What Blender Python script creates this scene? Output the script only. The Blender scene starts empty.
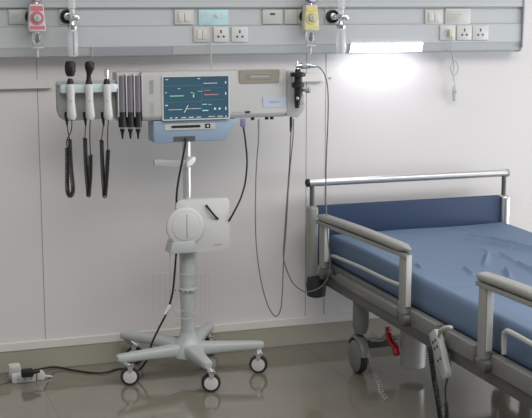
import bpy, bmesh, math, random
from mathutils import Vector, Matrix, noise
random.seed(7)
C = bpy.context.scene.collection
PI = math.pi

# ------------------------------------------------------------------ camera
F_PX, PITCH, YAW, CH, CD = 1200.0, math.radians(9.8), math.radians(18.7), 1.6, 5.158
CAM = Vector((0, -CD, CH))
FW = Vector((math.sin(YAW)*math.cos(PITCH), math.cos(YAW)*math.cos(PITCH), -math.sin(PITCH)))
RT = Vector((math.cos(YAW), -math.sin(YAW), 0))
UP = RT.cross(FW)
cam = bpy.data.cameras.new('camera'); co = bpy.data.objects.new('camera', cam); C.objects.link(co)
cam.sensor_width = 36; cam.lens = 36*F_PX/532; cam.clip_end = 60
M4 = Matrix((RT, UP, -FW)).transposed().to_4x4(); M4.translation = CAM
co.matrix_world = M4
bpy.context.scene.camera = co

# ------------------------------------------------------------------ light and exposure
vs = bpy.context.scene.view_settings
vs.view_transform = 'Standard'; vs.look = 'None'; vs.gamma = 1; vs.use_curve_mapping = False
vs.exposure = 0.06
w = bpy.data.worlds.new('world'); bpy.context.scene.world = w; w.use_nodes = True
bg = w.node_tree.nodes['Background']; bg.inputs[0].default_value = (0.93, 0.96, 1.0, 1); bg.inputs[1].default_value = 0.44

def area(name, loc, rot, sx, sy, power, col):
    l = bpy.data.lights.new(name, 'AREA'); l.shape = 'RECTANGLE'; l.size = sx; l.size_y = sy
    l.energy = power; l.color = col
    o = bpy.data.objects.new(name, l); C.objects.link(o); o.location = loc; o.rotation_euler = rot
    return o
area('ceiling_light', (2.1, -2.4, 2.72), (0, 0, 0), 4.4, 1.8, 90, (1.0, 0.97, 0.93))
area('window_light', (5.8, -2.5, .85), (0, math.radians(90), 0), 1.6, 4.4, 122, (0.92, 0.96, 1.0))

def at(px, py, Y):
    d = FW + RT*((px-266)/F_PX) - UP*((py-209)/F_PX)
    return CAM + d*((Y+CD)/d.y)
def onfloor(px, py, z=0):
    d = FW + RT*((px-266)/F_PX) - UP*((py-209)/F_PX)
    return CAM + d*((z-CH)/d.z)
def onx(px, py, X):
    d = FW + RT*((px-266)/F_PX) - UP*((py-209)/F_PX)
    return CAM + d*(X/d.x)

# ------------------------------------------------------------------ materials
def mat(name, col, rough=0.5, metal=0.0, var=0.04, vscale=6.0, bump=0.0, bscale=80.0, trans=0.0, emit=None, estr=0.0, alpha=1.0, coat=0.0):
    m = bpy.data.materials.new(name); m.use_nodes = True
    nt = m.node_tree; b = nt.nodes['Principled BSDF']
    tc = nt.nodes.new('ShaderNodeTexCoord')
    n = nt.nodes.new('ShaderNodeTexNoise'); n.inputs['Scale'].default_value = vscale; n.inputs['Detail'].default_value = 3
    nt.links.new(tc.outputs['Object'], n.inputs['Vector'])
    r = nt.nodes.new('ShaderNodeMapRange'); r.inputs['To Min'].default_value = 1-var; r.inputs['To Max'].default_value = 1+var
    nt.links.new(n.outputs[0], r.inputs['Value'])
    v = nt.nodes.new('ShaderNodeVectorMath'); v.operation = 'SCALE'; v.inputs[0].default_value = col
    nt.links.new(r.outputs[0], v.inputs['Scale']); nt.links.new(v.outputs[0], b.inputs['Base Color'])
    b.inputs['Roughness'].default_value = rough; b.inputs['Metallic'].default_value = metal
    b.inputs['Transmission Weight'].default_value = trans; b.inputs['Alpha'].default_value = alpha
    b.inputs['Coat Weight'].default_value = coat
    if emit:
        b.inputs['Emission Color'].default_value = (*emit, 1); b.inputs['Emission Strength'].default_value = estr
    if bump:
        n2 = nt.nodes.new('ShaderNodeTexNoise'); n2.inputs['Scale'].default_value = bscale
        nt.links.new(tc.outputs['Object'], n2.inputs['Vector'])
        bp = nt.nodes.new('ShaderNodeBump'); bp.inputs['Strength'].default_value = bump; bp.inputs['Distance'].default_value = 0.004
        nt.links.new(n2.outputs[0], bp.inputs['Height']); nt.links.new(bp.outputs[0], b.inputs['Normal'])
    return m
M = dict(
 wall=mat('wall_panel', (.65,.625,.62), .45, var=.02, vscale=1.2),
 wall2=mat('wall_cream', (.68,.66,.63), .45, var=.02),
 skirt=mat('skirting_tile', (.36,.345,.285), .3, var=.08, vscale=4),
 seam=mat('seam', (.20,.19,.19), .7),
 ceil=mat('ceiling_paint', (.75,.75,.73), .8),
 trunk=mat('aluminium_trunking', (.47,.49,.505), .35, var=.02),
 trunkdk=mat('trunking_groove', (.33,.34,.36), .5),
 diffoff=mat('lamp_diffuser_off', (.40,.39,.44), .25),
 lampon=mat('lamp_diffuser_lit', (.9,.9,.95), .4, emit=(.93,.94,1.0), estr=9.0),
 plate=mat('beige_plate', (.52,.515,.48), .4),
 plategrey=mat('grey_plate', (.50,.51,.49), .4),
 cyan=mat('cyan_plate', (.42,.62,.66), .35, var=.2, vscale=40),
 whitep=mat('white_plastic', (.56,.56,.555), .35, var=.02),
 casing=mat('monitor_casing', (.45,.45,.445), .4, var=.02),
 casegrey=mat('grey_casing', (.33,.335,.33), .5),
 cart=mat('cart_enamel', (.43,.455,.455), .35, var=.03),
 blueg=mat('blue_grey_plastic', (.25,.335,.44), .35, var=.03),
 label=mat('pale_blue_label', (.44,.50,.62), .4),
 brown=mat('taupe_plastic', (.26,.24,.20), .45),
 black=mat('black_plastic', (.005,.005,.006), .5),
 rubber=mat('black_rubber', (.02,.02,.022), .6),
 cordblk=mat('black_cord', (.010,.009,.009), .5),
 cordgry=mat('grey_cord', (.15,.15,.145), .45),
 cordlt=mat('pale_cord', (.48,.48,.48), .5),
 chrome=mat('chrome', (.75,.75,.77), .15, 1.0),
 alu=mat('brushed_aluminium', (.62,.62,.62), .32, .85),
 pinkred=mat('pink_label', (.52,.17,.20), .5),
 pinkw=mat('pinkish_white_plastic', (.60,.55,.56), .4),
 yellow=mat('yellow_label', (.62,.54,.20), .5),
 yelloww=mat('cream_plastic', (.60,.57,.42), .4),
 purple=mat('purple_gauge', (.20,.16,.33), .4),
 glass=mat('clear_plastic', (.9,.92,.93), .08, trans=.85),
 frost=mat('frosted_clear_plastic', (.75,.77,.78), .12, alpha=.45, coat=.6),
 barcyan=mat('pale_cyan_plastic', (.55,.66,.68), .35),
 motor=mat('motor_housing_paint', (.42,.42,.42), .22, coat=.5),
 gaugepink=mat('rose_gauge', (.42,.22,.28), .4),
 bedgrey=mat('bed_grey_paint', (.155,.155,.15), .4, var=.04),
 beddark=mat('bed_dark_paint', (.085,.085,.082), .45, var=.05),
 railgrey=mat('rail_grey_plastic', (.25,.252,.24), .42, var=.03),
 raillight=mat('rail_light_plastic', (.37,.38,.365), .4, var=.03),
 blueboard=mat('navy_board', (.012,.034,.088), .6, var=.06),
 red=mat('red_lever', (.30,.010,.016), .35),
 tubegrey=mat('dispenser_tube', (.15,.14,.17), .35, var=.05),
 white=mat('white_mark', (.8,.8,.8), .5),
 markg=mat('grey_mark', (.30,.30,.30), .5),
 markd=mat('dark_mark', (.05,.05,.05), .5),
)
def screenmat(name, col, s):
    return mat(name, (col[0]*.3, col[1]*.3, col[2]*.3), .2, emit=col, estr=s, var=0)
M['screen'] = screenmat('screen_background', (.026,.066,.098), .95)
M['s_white'] = screenmat('screen_white', (.62,.70,.74), .75)
M['s_green'] = screenmat('screen_green', (.25,.65,.45), .8)
M['s_cyan'] = screenmat('screen_cyan', (.35,.65,.75), .8)
M['s_red'] = screenmat('screen_red', (.6,.25,.25), .8)
M['s_dim'] = screenmat('screen_dim', (.09,.19,.25), .9)

def floor_mat():
    m = bpy.data.materials.new('polished_tile'); m.use_nodes = True; nt = m.node_tree; b = nt.nodes['Principled BSDF']
    tc = nt.nodes.new('ShaderNodeTexCoord')
    br = nt.nodes.new('ShaderNodeTexBrick'); br.offset = 0; br.squash = 1
    br.inputs['Scale'].default_value = 1; br.inputs['Brick Width'].default_value = 1.25; br.inputs['Row Height'].default_value = 1.25
    br.inputs['Mortar Size'].default_value = .0022; br.inputs['Mortar Smooth'].default_value = .2
    mp = nt.nodes.new('ShaderNodeMapping'); mp.inputs['Location'].default_value = FLOOR_OFF
    nt.links.new(tc.outputs['Object'], mp.inputs['Vector']); nt.links.new(mp.outputs[0], br.inputs['Vector'])
    br.inputs['Color1'].default_value = (.20,.185,.148,1); br.inputs['Color2'].default_value = (.19,.176,.142,1)
    br.inputs['Mortar'].default_value = (.15,.135,.12,1)
    n = nt.nodes.new('ShaderNodeTexNoise'); n.inputs['Scale'].default_value = 3.5; n.inputs['Detail'].default_value = 6
    nt.links.new(tc.outputs['Object'], n.inputs['Vector'])
    r = nt.nodes.new('ShaderNodeMapRange'); r.inputs['To Min'].default_value = .86; r.inputs['To Max'].default_value = 1.14
    nt.links.new(n.outputs[0], r.inputs['Value'])
    v = nt.nodes.new('ShaderNodeVectorMath'); v.operation = 'SCALE'
    nt.links.new(br.outputs['Color'], v.inputs[0]); nt.links.new(r.outputs[0], v.inputs['Scale'])
    nt.links.new(v.outputs[0], b.inputs['Base Color'])
    b.inputs['Roughness'].default_value = .07; b.inputs['IOR'].default_value = 2.0
    return m
FLOOR_OFF = (.082, -.5, 0)
def fabric_mat():
    m = mat('blue_sheet', (.105,.158,.25), .62, var=.05, vscale=3, bump=.25, bscale=25)
    return m
M['sheet'] = fabric_mat()

# ------------------------------------------------------------------ mesh helpers
def V(*a): return Vector(a)
def newbm(): return bmesh.new()
def box(bm, a, b, bev=0.0, seg=2):
    a, b = Vector(a), Vector(b)
    lo = Vector((min(a.x,b.x), min(a.y,b.y), min(a.z,b.z))); hi = Vector((max(a.x,b.x), max(a.y,b.y), max(a.z,b.z)))
    r = bmesh.ops.create_cube(bm, size=1); vs_ = r['verts']
    c = (lo+hi)/2; s = hi-lo
    for v in vs_: v.co = Vector((v.co.x*s.x, v.co.y*s.y, v.co.z*s.z)) + c
    if bev:
        es = list({e for v in vs_ for e in v.link_edges})
        bmesh.ops.bevel(bm, geom=es, offset=min(bev, min(s)*.49), segments=seg, profile=.5, affect='EDGES')
    return bm
def frame_of(d):
    d = d.normalized(); u = d.cross(Vector((0,0,1)))
    if u.length < 1e-3: u = d.cross(Vector((1,0,0)))
    u.normalize(); return u, d.cross(u).normalized()
def tube(bm, pts, rad, n=10, closed=False):
    pts = [Vector(p) for p in pts]; k = len(pts)
    rads = rad if isinstance(rad, (list, tuple)) else [rad]*k
    d0 = (pts[1]-pts[0]).normalized(); u, w_ = frame_of(d0); rings = []
    for i, p in enumerate(pts):
        t = (pts[min(i+1, k-1)] - pts[max(i-1, 0)])
        if t.length > 1e-9: t.normalize()
        else: t = d0
        u = (u - t*u.dot(t)); 
        if u.length < 1e-4: u, _ = frame_of(t)
        u.normalize(); w_ = t.cross(u)
        rings.append([bm.verts.new(p + (u*math.cos(2*PI*j/n) + w_*math.sin(2*PI*j/n))*rads[i]) for j in range(n)])
    for i in range(k-1):
        for j in range(n):
            bm.faces.new((rings[i][j], rings[i][(j+1)%n], rings[i+1][(j+1)%n], rings[i+1][j]))
    bm.faces.new(rings[0][::-1]); bm.faces.new(rings[-1])
    return bm
def cyl(bm, a, b, r, r2=None, n=24): return tube(bm, [a, b], [r, r if r2 is None else r2], n)
def lathe(bm, base, axis, prof, n=24):
    """prof: list of (distance along axis, radius)"""
    axis = Vector(axis).normalized(); base = Vector(base); u, w_ = frame_of(axis); rings = []
    for d, r in prof:
        rings.append([bm.verts.new(base + axis*d + (u*math.cos(2*PI*j/n) + w_*math.sin(2*PI*j/n))*max(r, 1e-4)) for j in range(n)])
    for i in range(len(prof)-1):
        for j in range(n):
            bm.faces.new((rings[i][j], rings[i][(j+1)%n], rings[i+1][(j+1)%n], rings[i+1][j]))
    bm.faces.new(rings[0][::-1]); bm.faces.new(rings[-1])
    return bm
def prism(bm, poly, d, bev=0.0):
    """poly: list of 3D points, extruded by vector d"""
    d = Vector(d); a = [bm.verts.new(Vector(p)) for p in poly]; b = [bm.verts.new(Vector(p)+d) for p in poly]
    fs = [bm.faces.new(a), bm.faces.new(b[::-1])]
    n = len(a)
    for i in range(n): fs.append(bm.faces.new((a[i], b[i], b[(i+1)%n], a[(i+1)%n])))
    if bev:
        es = list({e for v in a+b for e in v.link_edges})
        bmesh.ops.bevel(bm, geom=es, offset=bev, segments=2, profile=.5, affect='EDGES')
    return bm
def spline(P, k=8):
    P = [Vector(p) for p in P]; Q = [P[0]*2-P[1]] + P + [P[-1]*2-P[-2]]; out = []
    for i in range(1, len(Q)-2):
        a, b, c, d = Q[i-1], Q[i], Q[i+1], Q[i+2]
        for j in range(k):
            t = j/k
            out.append(.5*((2*b) + (c-a)*t + (2*a-5*b+4*c-d)*t*t + (3*b-a-3*c+d)*t**3))
    out.append(P[-1]); return out
def coil(path, r, turns, per=8):
    """helix of radius r around a polyline"""
    L = [0]
    for i in range(1, len(path)): L.append(L[-1] + (path[i]-path[i-1]).length)
    N = int(turns*per); out = []; u = None
    for k in range(N+1):
        s = L[-1]*k/N
        i = 0
        while i < len(L)-2 and L[i+1] < s: i += 1
        f = (s-L[i])/max(1e-9, L[i+1]-L[i]); p = path[i].lerp(path[i+1], f); t = (path[i+1]-path[i]).normalized()
        if u is None: u, _ = frame_of(t)
        u = u - t*u.dot(t); u.normalize(); w_ = t.cross(u)
        a = 2*PI*k/per
        out.append(p + (u*math.cos(a) + w_*math.sin(a))*r)
    return out
def rrect(cx, cz, w_, h, r, Y, n=5):
    out = []
    for (sx, sz, a0) in ((1,1,0), (-1,1,90), (-1,-1,180), (1,-1,270)):
        for i in range(n+1):
            a = math.radians(a0 + 90*i/n)
            out.append((cx + sx*(w_/2-r) + r*math.cos(a), Y, cz + sz*(h/2-r) + r*math.sin(a)))
    return out

def root_of(o):
    while o.parent: o = o.parent
    return o
def obj(name, bm, material, parent=None, smooth=True, origin=None, stuff=False):
    bmesh.ops.recalc_face_normals(bm, faces=bm.faces)
    org = root_of(parent).location.copy() if parent else (Vector(origin) if origin else Vector((0,0,0)))
    if parent is None and origin is None:
        xs = [v.co for v in bm.verts]
        org = Vector((sum(v.x for v in xs)/len(xs), sum(v.y for v in xs)/len(xs), min(v.z for v in xs)))
    for v in bm.verts: v.co -= org
    me = bpy.data.meshes.new(name); bm.to_mesh(me); bm.free()
    me.materials.append(material)
    o = bpy.data.objects.new(name, me); C.objects.link(o)
    if parent: o.parent = parent
    else: o.location = org
    if smooth:
        for p in me.polygons: p.use_smooth = True
        try: me.set_sharp_from_angle(angle=math.radians(35))
        except Exception: pass
    return o
def thing(name, label, cat, loc, group=None):
    o = bpy.data.objects.new(name, None); C.objects.link(o); o.location = loc; o.empty_display_size = .05
    return tag(o, label, cat, group)
def tag(o, label, cat, group=None):
    o['label'] = label; o['category'] = cat
    if group: o['group'] = group
    return o
def struct(name, bm, m, parent=None, smooth=False):
    o = obj(name, bm, m, parent, smooth)
    if not parent: o['kind'] = 'structure'
    return o
def copy_tree(o, parent=None):
    c = o.copy(); C.objects.link(c); c.parent = parent
    for ch in [x for x in bpy.data.objects if x.parent == o]: copy_tree(ch, c)
    return c

# ------------------------------------------------------------------ setting
b = newbm(); box(b, (-2.5, -8.5, -.1), (6.5, 0, 0)); fl = struct('floor', b, floor_mat())
b = newbm(); box(b, (-2.5, 0, -.1), (6.5, .12, 2.8)); wl = struct('wall_back', b, M['wall'])
b = newbm()
SX = at(41, 200, 0).x; SX2 = at(305.6, 250, 0).x
for x in (SX-(SX2-SX), SX, SX2, 2*SX2-SX, 3*SX2-2*SX): box(b, (x-.0012, -.0006, .132), (x+.0012, .01, 2.8))
obj('panel_seam', b, M['seam'], wl, False)
b = newbm(); box(b, (-2.5, -8.5, 2.8), (6.5, .12, 2.9)); struct('ceiling', b, M['ceil'])
b = newbm(); box(b, (-2.5, -.012, 0), (6.5, 0, .096), .001); bb = struct('baseboard_back', b, M['skirt'])
b = newbm(); box(b, (-2.5, -.016, .096), (6.5, 0, .134), .003); struct('trim_1', b, M['wall2'])
b = newbm(); SX3 = at(325.3, 150, 0).x; box(b, (SX3-.0009, -.0012, .134), (SX3+.0009, 0, 1.37)); struct('trim_2', b, M['seam'])
b = newbm(); box(b, (-2.5, -.0155, 0), (6.5, -.010, .004)); struct('trim_3', b, M['seam'])

# equipment rails on the wall (horizontal pale channels)
a = at(-60, 82, -.02); c_ = at(52, 88, -.02)
b = newbm(); box(b, (a.x, -.025, c_.z-.001), (c_.x, 0, a.z), .003)
tag(obj('wall_rail', b, M['wall'], None, False), 'pale horizontal rail on the wall left of the instrument holder', 'rail')
a = at(270, 74.5, -.02); c_ = at(323, 81.5, -.02)
b = newbm(); box(b, (a.x, -.025, c_.z), (c_.x, 0, a.z), .003)
tag(obj('wall_rail', b, M['wall2'], None, False), 'short pale rail on the wall behind the right end of the monitor', 'rail')
p = at(330, 78, 0)
b = newbm(); lathe(b, (p.x, .001, p.z), (0,-1,0), [(0,.005),(.004,.005),(.006,.003)], 12)
tag(obj('wall_screw', b, M['casegrey']), 'small grey screw head in the wall right of the monitor', 'screw')

# ------------------------------------------------------------------ bedhead trunking
XL = -.9; XR = at(522.5, 30, -.108).x
t = thing('bedhead_unit', 'long white aluminium bedhead trunking on the wall with outlets', 'bedhead panel', (1.2, 0, 1.367))
b = newbm()
prof = [(-.001,1.367),(-.05,1.3665),(-.078,1.370),(-.086,1.376),(-.1,1.412),(-.1,1.497),(-.094,1.500),(-.094,1.574),(-.108,1.578),(-.108,1.76),(-.09,1.775),(-.001,1.775)]
prism(b, [(XL, y, z) for y, z in prof], (XR-XL, 0, 0)); obj('housing', b, M['trunk'], t, False)
b = newbm()
for z, y in ((1.576,-.1095),(1.4985,-.101),(1.412,-.1005)): box(b, (XL, y, z-.0012), (XR, y+.01, z+.0012))
for z in (1.60, 1.635): box(b, (XL, -.1085, z-.0006), (XR, -.1, z+.0006))
obj('groove', b, M['trunkdk'], t, False)
b = newbm(); prism(b, [(XR, y*1.04, z-.003) for y, z in prof], (.012, 0, 0), .003); ec = obj('end_cap', b, M['trunk'], t, True)
b = newbm(); box(b, (XR-.002, -.1135, 1.385), (XR+.002, -.02, 1.77)); obj('cap_joint', b, M['trunkdk'], t, False)
# reading lamps on the sloping underside
def lamp(x0, x1, m, label):
    lt = thing('reading_lamp', label, 'lamp', ((x0+x1)/2, -.08, 1.37), 'lamps in the bedhead trunking')
    b = newbm(); prism(b, [(x0, -.084, 1.3755), (x0, -.099, 1.412), (x0, -.104, 1.411), (x0, -.089, 1.3735)], (x1-x0, 0, 0)); obj('diffuser', b, m, lt, False)
    for x in (x0-.006, x1):
        b = newbm(); prism(b, [(x, -.083, 1.374), (x, -.099, 1.414), (x, -.1055, 1.412), (x, -.0895, 1.371)], (.006, 0, 0)); obj('lamp_end', b, M['trunk'], lt, False)
    if m == M['lampon']:
        l = area('lamp_glow', ((x0+x1)/2, -.098, 1.366), (math.radians(14), 0, 0), x1-x0, .02, .7, (.86, .88, 1.0))
lamp(at(92,50,-.08).x, at(172,50,-.08).x, M['diffoff'], 'unlit grey lamp strip under the trunking above the monitor')
lamp(at(350,50,-.09).x, at(421.5,50,-.09).x, M['lampon'], 'glowing white lamp strip under the trunking above the bed')

# plates and sockets
def plate(px0, py0, px1, py1, m, name, label, cat, Y=-.1, marks=None, group=None):
    a = at(px0, py0, Y); c = at(px1, py1, Y)
    t = thing(name, label, cat, ((a.x+c.x)/2, Y, c.z), group)
    b = newbm(); box(b, (a.x, Y-.008, c.z), (c.x, Y+.003, a.z), .0025); obj('plate', b, m, t)
    if marks: marks(t, (a.x+c.x)/2, (a.z+c.z)/2, Y-.008, c.x-a.x, a.z-c.z)
    return t
def m_socket(t, x, z, Y, w, h):
    b = newbm()
    box(b, (x-.0035, Y-.0008, z+.006), (x+.0035, Y+.002, z+.02)); 
    obj('earth_slot', b, M['markd'], t, False)
    for s in (-1, 1):
        b = newbm(); prism(b, [(x+s*.006, Y-.0008, z-.013), (x+s*.017, Y-.0008, z-.013), (x+s*.017, Y-.0008, z-.006), (x+s*.009, Y-.0008, z-.003)], (0,.002,0))
        obj('pin_slot', b, M['markd'], t, False)
def m_switch(t, x, z, Y, w, h):
    b = newbm(); box(b, (x-w*.3, Y-.004, z-h*.3), (x-.001, Y+.001, z+h*.3), .001); obj('rocker', b, M['whitep'], t)
    b = newbm(); box(b, (x+.001, Y-.004, z-h*.3), (x+w*.3, Y+.001, z+h*.3), .001); obj('rocker', b, M['whitep'], t)
def m_slot(t, x, z, Y, w, h):
    b = newbm(); box(b, (x-.012, Y-.001, z+.008), (x+.012, Y+.002, z+.016)); obj('dark_slot', b, M['markd'], t, False)
def m_panel(t, x, z, Y, w, h):
    b = newbm(); box(b, (x-w*.42, Y-.002, z-h*.38), (x+w*.42, Y+.001, z+h*.38), .001); obj('inner_face', b, M['plategrey'], t)
    b = newbm()
    for k in range(3): box(b, (x-w*.3, Y-.0028, z-h*.2+k*h*.16), (x-w*.3+w*(.25+.1*k), Y-.001, z-h*.2+k*h*.16+.0015))
    obj('printed_line', b, M['markg'], t, False)
def m_call(t, x, z, Y, w, h):
    b = newbm()
    for k in range(3): box(b, (x-w*.4, Y-.001, z-h*.3+k*h*.22), (x+w*(-.05+.1*k), Y+.001, z-h*.3+k*h*.22+.004))
    obj('printed_line', b, M['whitep'], t, False)
    b = newbm(); lathe(b, (x+w*.12, Y+.001, z+h*.08), (0,-1,0), [(0,.009),(.004,.009),(.006,.006)], 16); obj('call_button', b, M['pinkw'], t)
plate(8, 9.5, 27, 24, M['plategrey'], 'blank_plate', 'grey plate at the far left of the trunking', 'plate', -.095, m_panel)
plate(174, 9.5, 193, 24.5, M['plate'], 'wall_switch', 'beige switch plate directly left of the cyan call panel', 'switch', -.095, m_switch)
plate(198, 9.5, 228, 25, M['cyan'], 'nurse_call_unit', 'wide cyan nurse call panel in the trunking above the monitor', 'call panel', -.095, m_call)
plate(193, 27, 210, 42, M['plate'], 'wall_switch', 'beige switch plate in the lower row below the cyan call panel', 'switch', -.1, m_switch)
plate(213, 27, 228, 42, M['whitep'], 'power_socket', 'white socket below the cyan call panel, left one of its pair', 'socket', -.1, m_socket, 'white power sockets in the trunking')
plate(231, 27, 247.5, 42, M['whitep'], 'power_socket', 'white socket above the monitor, right one of its pair', 'socket', -.1, m_socket, 'white power sockets in the trunking')
plate(262, 9.5, 282, 24, M['plategrey'], 'slotted_plate', 'grey plate with one dark slot left of the yellow regulator', 'plate', -.095, m_slot)
plate(284, 9.5, 297, 24, M['plategrey'], 'blank_plate', 'plain grey plate between the slotted plate and yellow regulator', 'plate', -.095)
plate(424.5, 9.5, 442, 24, M['plate'], 'wall_switch', 'beige switch plate above the bed, left of the double plate', 'switch', -.095, m_switch)
plate(445, 8.5, 469.5, 24, M['whitep'], 'nurse_call_unit', 'wide white call panel above the bed', 'call panel', -.095, m_panel)
plate(439.5, 25.5, 454.5, 40, M['whitep'], 'call_socket', 'small white socket plate with the call cord plugged in', 'socket', -.1)
plate(456.5, 25.5, 471, 40, M['whitep'], 'power_socket', 'white socket above the bed beside the call cord plug', 'socket', -.1, m_socket, 'white power sockets in the trunking')
plate(472, 25.5, 487.5, 40, M['whitep'], 'power_socket', 'rightmost white socket in the trunking above the bed', 'socket', -.1, m_socket, 'white power sockets in the trunking')

# call cord with hand switch
p = at(450, 33, -.11)
t = thing('call_cable', 'pale nurse call cord with hand switch hanging beside the lit lamp', 'call cord', p)
b = newbm(); box(b, p+V(-.012,-.02,-.018), p+V(.014,.002,.016), .004); obj('plug', b, M['yelloww'], t)
pts = [p+V(.004,-.015,-.015), at(451,47,-.12), at(452.5,56,-.07), at(454,66,-.04), at(453,74,-.04), at(454.5,83,-.035)]
b = newbm(); tube(b, spline(pts), .003, 6); obj('cord', b, M['cordlt'], t)
b = newbm(); tube(b, spline([at(452,60,-.045), at(457,63,-.04), at(458,70,-.04), at(454,76,-.04), at(451,70,-.04), at(452,62,-.04)]), .003, 6); obj('cord_loop', b, M['cordlt'], t)
q = at(454.3, 101, -.035)
b = newbm(); lathe(b, q, (0,0,1), [(0,.004),(.004,.009),(.05,.012),(.07,.010),(.082,.004)], 14); sw = obj('hand_switch', b, M['trunk'], t)
b = newbm(); lathe(b, q+V(0,-.011,.045), (0,-1,0), [(0,.006),(.003,.005)], 12); obj('button', b, M['casegrey'], sw)

# gas outlets
def gas_outlet(px, py, label, r=.030):
    p = at(px, py, -.1)
    t = thing('gas_outlet', label, 'gas outlet', (p.x, -.094, p.z), 'medical gas outlets in the trunking')
    b = newbm(); box(b, (p.x-.034, -.1, p.z-.034), (p.x+.034, -.092, p.z+.034), .004); obj('plate', b, M['plategrey'], t)
    b = newbm(); lathe(b, (p.x, -.098, p.z), (0,-1,0), [(0,r),(.016,r),(.018,r-.006),(.010,r-.010)], 28); obj('ring', b, M['black'], t)
    b = newbm(); lathe(b, (p.x, -.100, p.z), (0,-1,0), [(0,r*.55),(.022,r*.5),(.024,r*.3)], 20); obj('valve', b, M['alu'], t)
    return p
gas_outlet(31, 16.5, 'black ringed gas outlet behind the pink regulator', .026)
g1 = gas_outlet(67, 16.5, 'black ringed gas outlet behind the left flowmeter')
gas_outlet(305, 16.5, 'black ringed gas outlet behind the yellow regulator', .028)
g2 = gas_outlet(332, 16.5, 'black ringed gas outlet behind the right flowmeter')

# vacuum regulators
def regulator(px, m1, m2, gm, label, dx=0):
    Y = -.17
    p = at(px, 17, Y)
    t = thing('suction_regulator', label, 'suction regulator', (p.x, Y, p.z-.13), 'suction regulators hanging from the trunking')
    x, z = p.x, p.z
    b = newbm(); prism(b, [(x-.028,Y,z+.052),(x+.028,Y,z+.052),(x+.036,Y,z-.045),(x+.034,Y,z-.06),(x-.034,Y,z-.06),(x-.036,Y,z-.045)], (0,.045,0), .006); body = obj('body', b, m1, t)
    b = newbm(); lathe(b, (x,Y+.03,z), (0,1,0), [(0,.014),(.045,.014)], 14); obj('wall_probe', b, M['chrome'], t)
    # coloured ring plate and marks
    b = newbm()
    prism(b, [(x-.024,Y-.001,z+.045),(x+.024,Y-.001,z+.045),(x+.026,Y-.001,z+.024),(x-.026,Y-.001,z+.024)], (0,.003,0))
    prism(b, [(x-.03,Y-.001,z-.036),(x+.03,Y-.001,z-.036),(x+.031,Y-.001,z-.05),(x-.031,Y-.001,z-.05)], (0,.003,0))
    obj('colour_band', b, m2, t, False)
    b = newbm(); lathe(b, (x, Y+.003, z-.004), (0,-1,0), [(0,.028),(.006,.028),(.007,.026),(.007,.018),(.006,.0175),(.001,.0175)], 32); obj('colour_ring', b, m2, t, False)
    b = newbm(); lathe(b, (x, Y+.001, z-.004), (0,-1,0), [(0,.017),(.012,.016),(.014,.012)], 20); kn = obj('knob', b, M['casing'], t)
    b = newbm(); box(b, (x-.002, Y-.0145, z-.014), (x+.002, Y-.012, z+.006)); obj('pointer', b, M['markg'], kn, False)
    b = newbm(); lathe(b, (x+.004, Y+.03, z+.085), (0,-1,0), [(0,.026),(.03,.026),(.033,.022)], 24); g = obj('gauge', b, gm, t)
    b = newbm(); lathe(b, (x+.004, Y-.003, z+.085), (0,-1,0), [(0,.020),(.001,.020)], 24); obj('dial_face', b, M['pinkw'], g)
    b = newbm(); cyl(b, (x, Y+.02, z+.05), (x, Y+.02, z+.065), .007); obj('gauge_stem', b, M['chrome'], t)
    # clear trap with dark float
    b = newbm(); lathe(b, (x, Y+.02, z-.060), (0,0,-1), [(0,.018),(.012,.021),(.055,.020),(.066,.012),(.07,.006)], 20); obj('clear_trap', b, M['glass'], t)
    b = newbm(); lathe(b, (x, Y+.012, z-.068), (0,0,-1), [(0,.003),(.012,.006),(.03,.008),(.036,.003)], 14); obj('dark_float', b, M['markd'], t)
    b = newbm(); box(b, (x-.022, Y, z-.128), (x+.022, Y+.035, z-.120), .002); obj('trap_foot', b, M['frost'], t)
    b = newbm(); lathe(b, (x, Y+.02, z-.128), (0,0,-1), [(0,.008),(.02,.006),(.035,.004)], 12); obj('outlet_spout', b, M['whitep'], t)
    return t
regulator(37, M['pinkw'], M['pinkred'], M['gaugepink'], 'suction regulator with pink and white front at far left')
regulator(312, M['yelloww'], M['yellow'], M['purple'], 'suction regulator with yellow front near the trunking middle')

# flowmeters with humidifier bottle
def flowmeter(g, dx, label, dark):
    x = g.x+dx; Y = -.155; z = g.z
    t = thing('flowmeter', label, 'flowmeter', (x, Y, z-.17), 'chrome flowmeters with humidifier bottles')
    b = newbm(); cyl(b, (g.x, -.13, z), (x, Y, z), .010, n=14); lathe(b, (x, Y-.02, z), (0,1,0), [(0,.012),(.045,.012)], 14); obj('connector', b, M['chrome'], t)
    b = newbm(); lathe(b, (x, Y, z-.02), (0,0,1), [(0,.012),(.05,.012),(.055,.016),(.16,.016),(.17,.01)], 18); obj('flow_tube', b, M['frost'], t)
    b = newbm(); lathe(b, (x+.012, Y-.02, z-.004), (0,-1,0), [(0,.011),(.014,.012),(.016,.009)], 16); obj('valve_knob', b, M['alu'], t)
    b = newbm(); lathe(b, (x, Y, z-.052), (0,0,1), [(0,.020),(.012,.022),(.018,.013),(.034,.010)], 18); obj('bottle_cap', b, M['chrome'], t)
    b = newbm(); lathe(b, (x, Y, z-.052), (0,0,-1), [(0,.019),(.01,.0225),(.10,.0225),(.11,.020),(.113,.012)], 24)
    obj('bottle', b, M['frost'], t)
    b = newbm(); cyl(b, (x, Y-(.023 if dark else 0), z-.062), (x, Y-(.023 if dark else 0), z-.155), .0022 if dark else .0035, n=8); obj('dip_tube', b, M['markg'], t)
flowmeter(g1, .012, 'flowmeter with chrome humidifier bottle above the instrument handles', True)
flowmeter(g2, .022, 'flowmeter with clear humidifier bottle left of the lit lamp', False)

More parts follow.
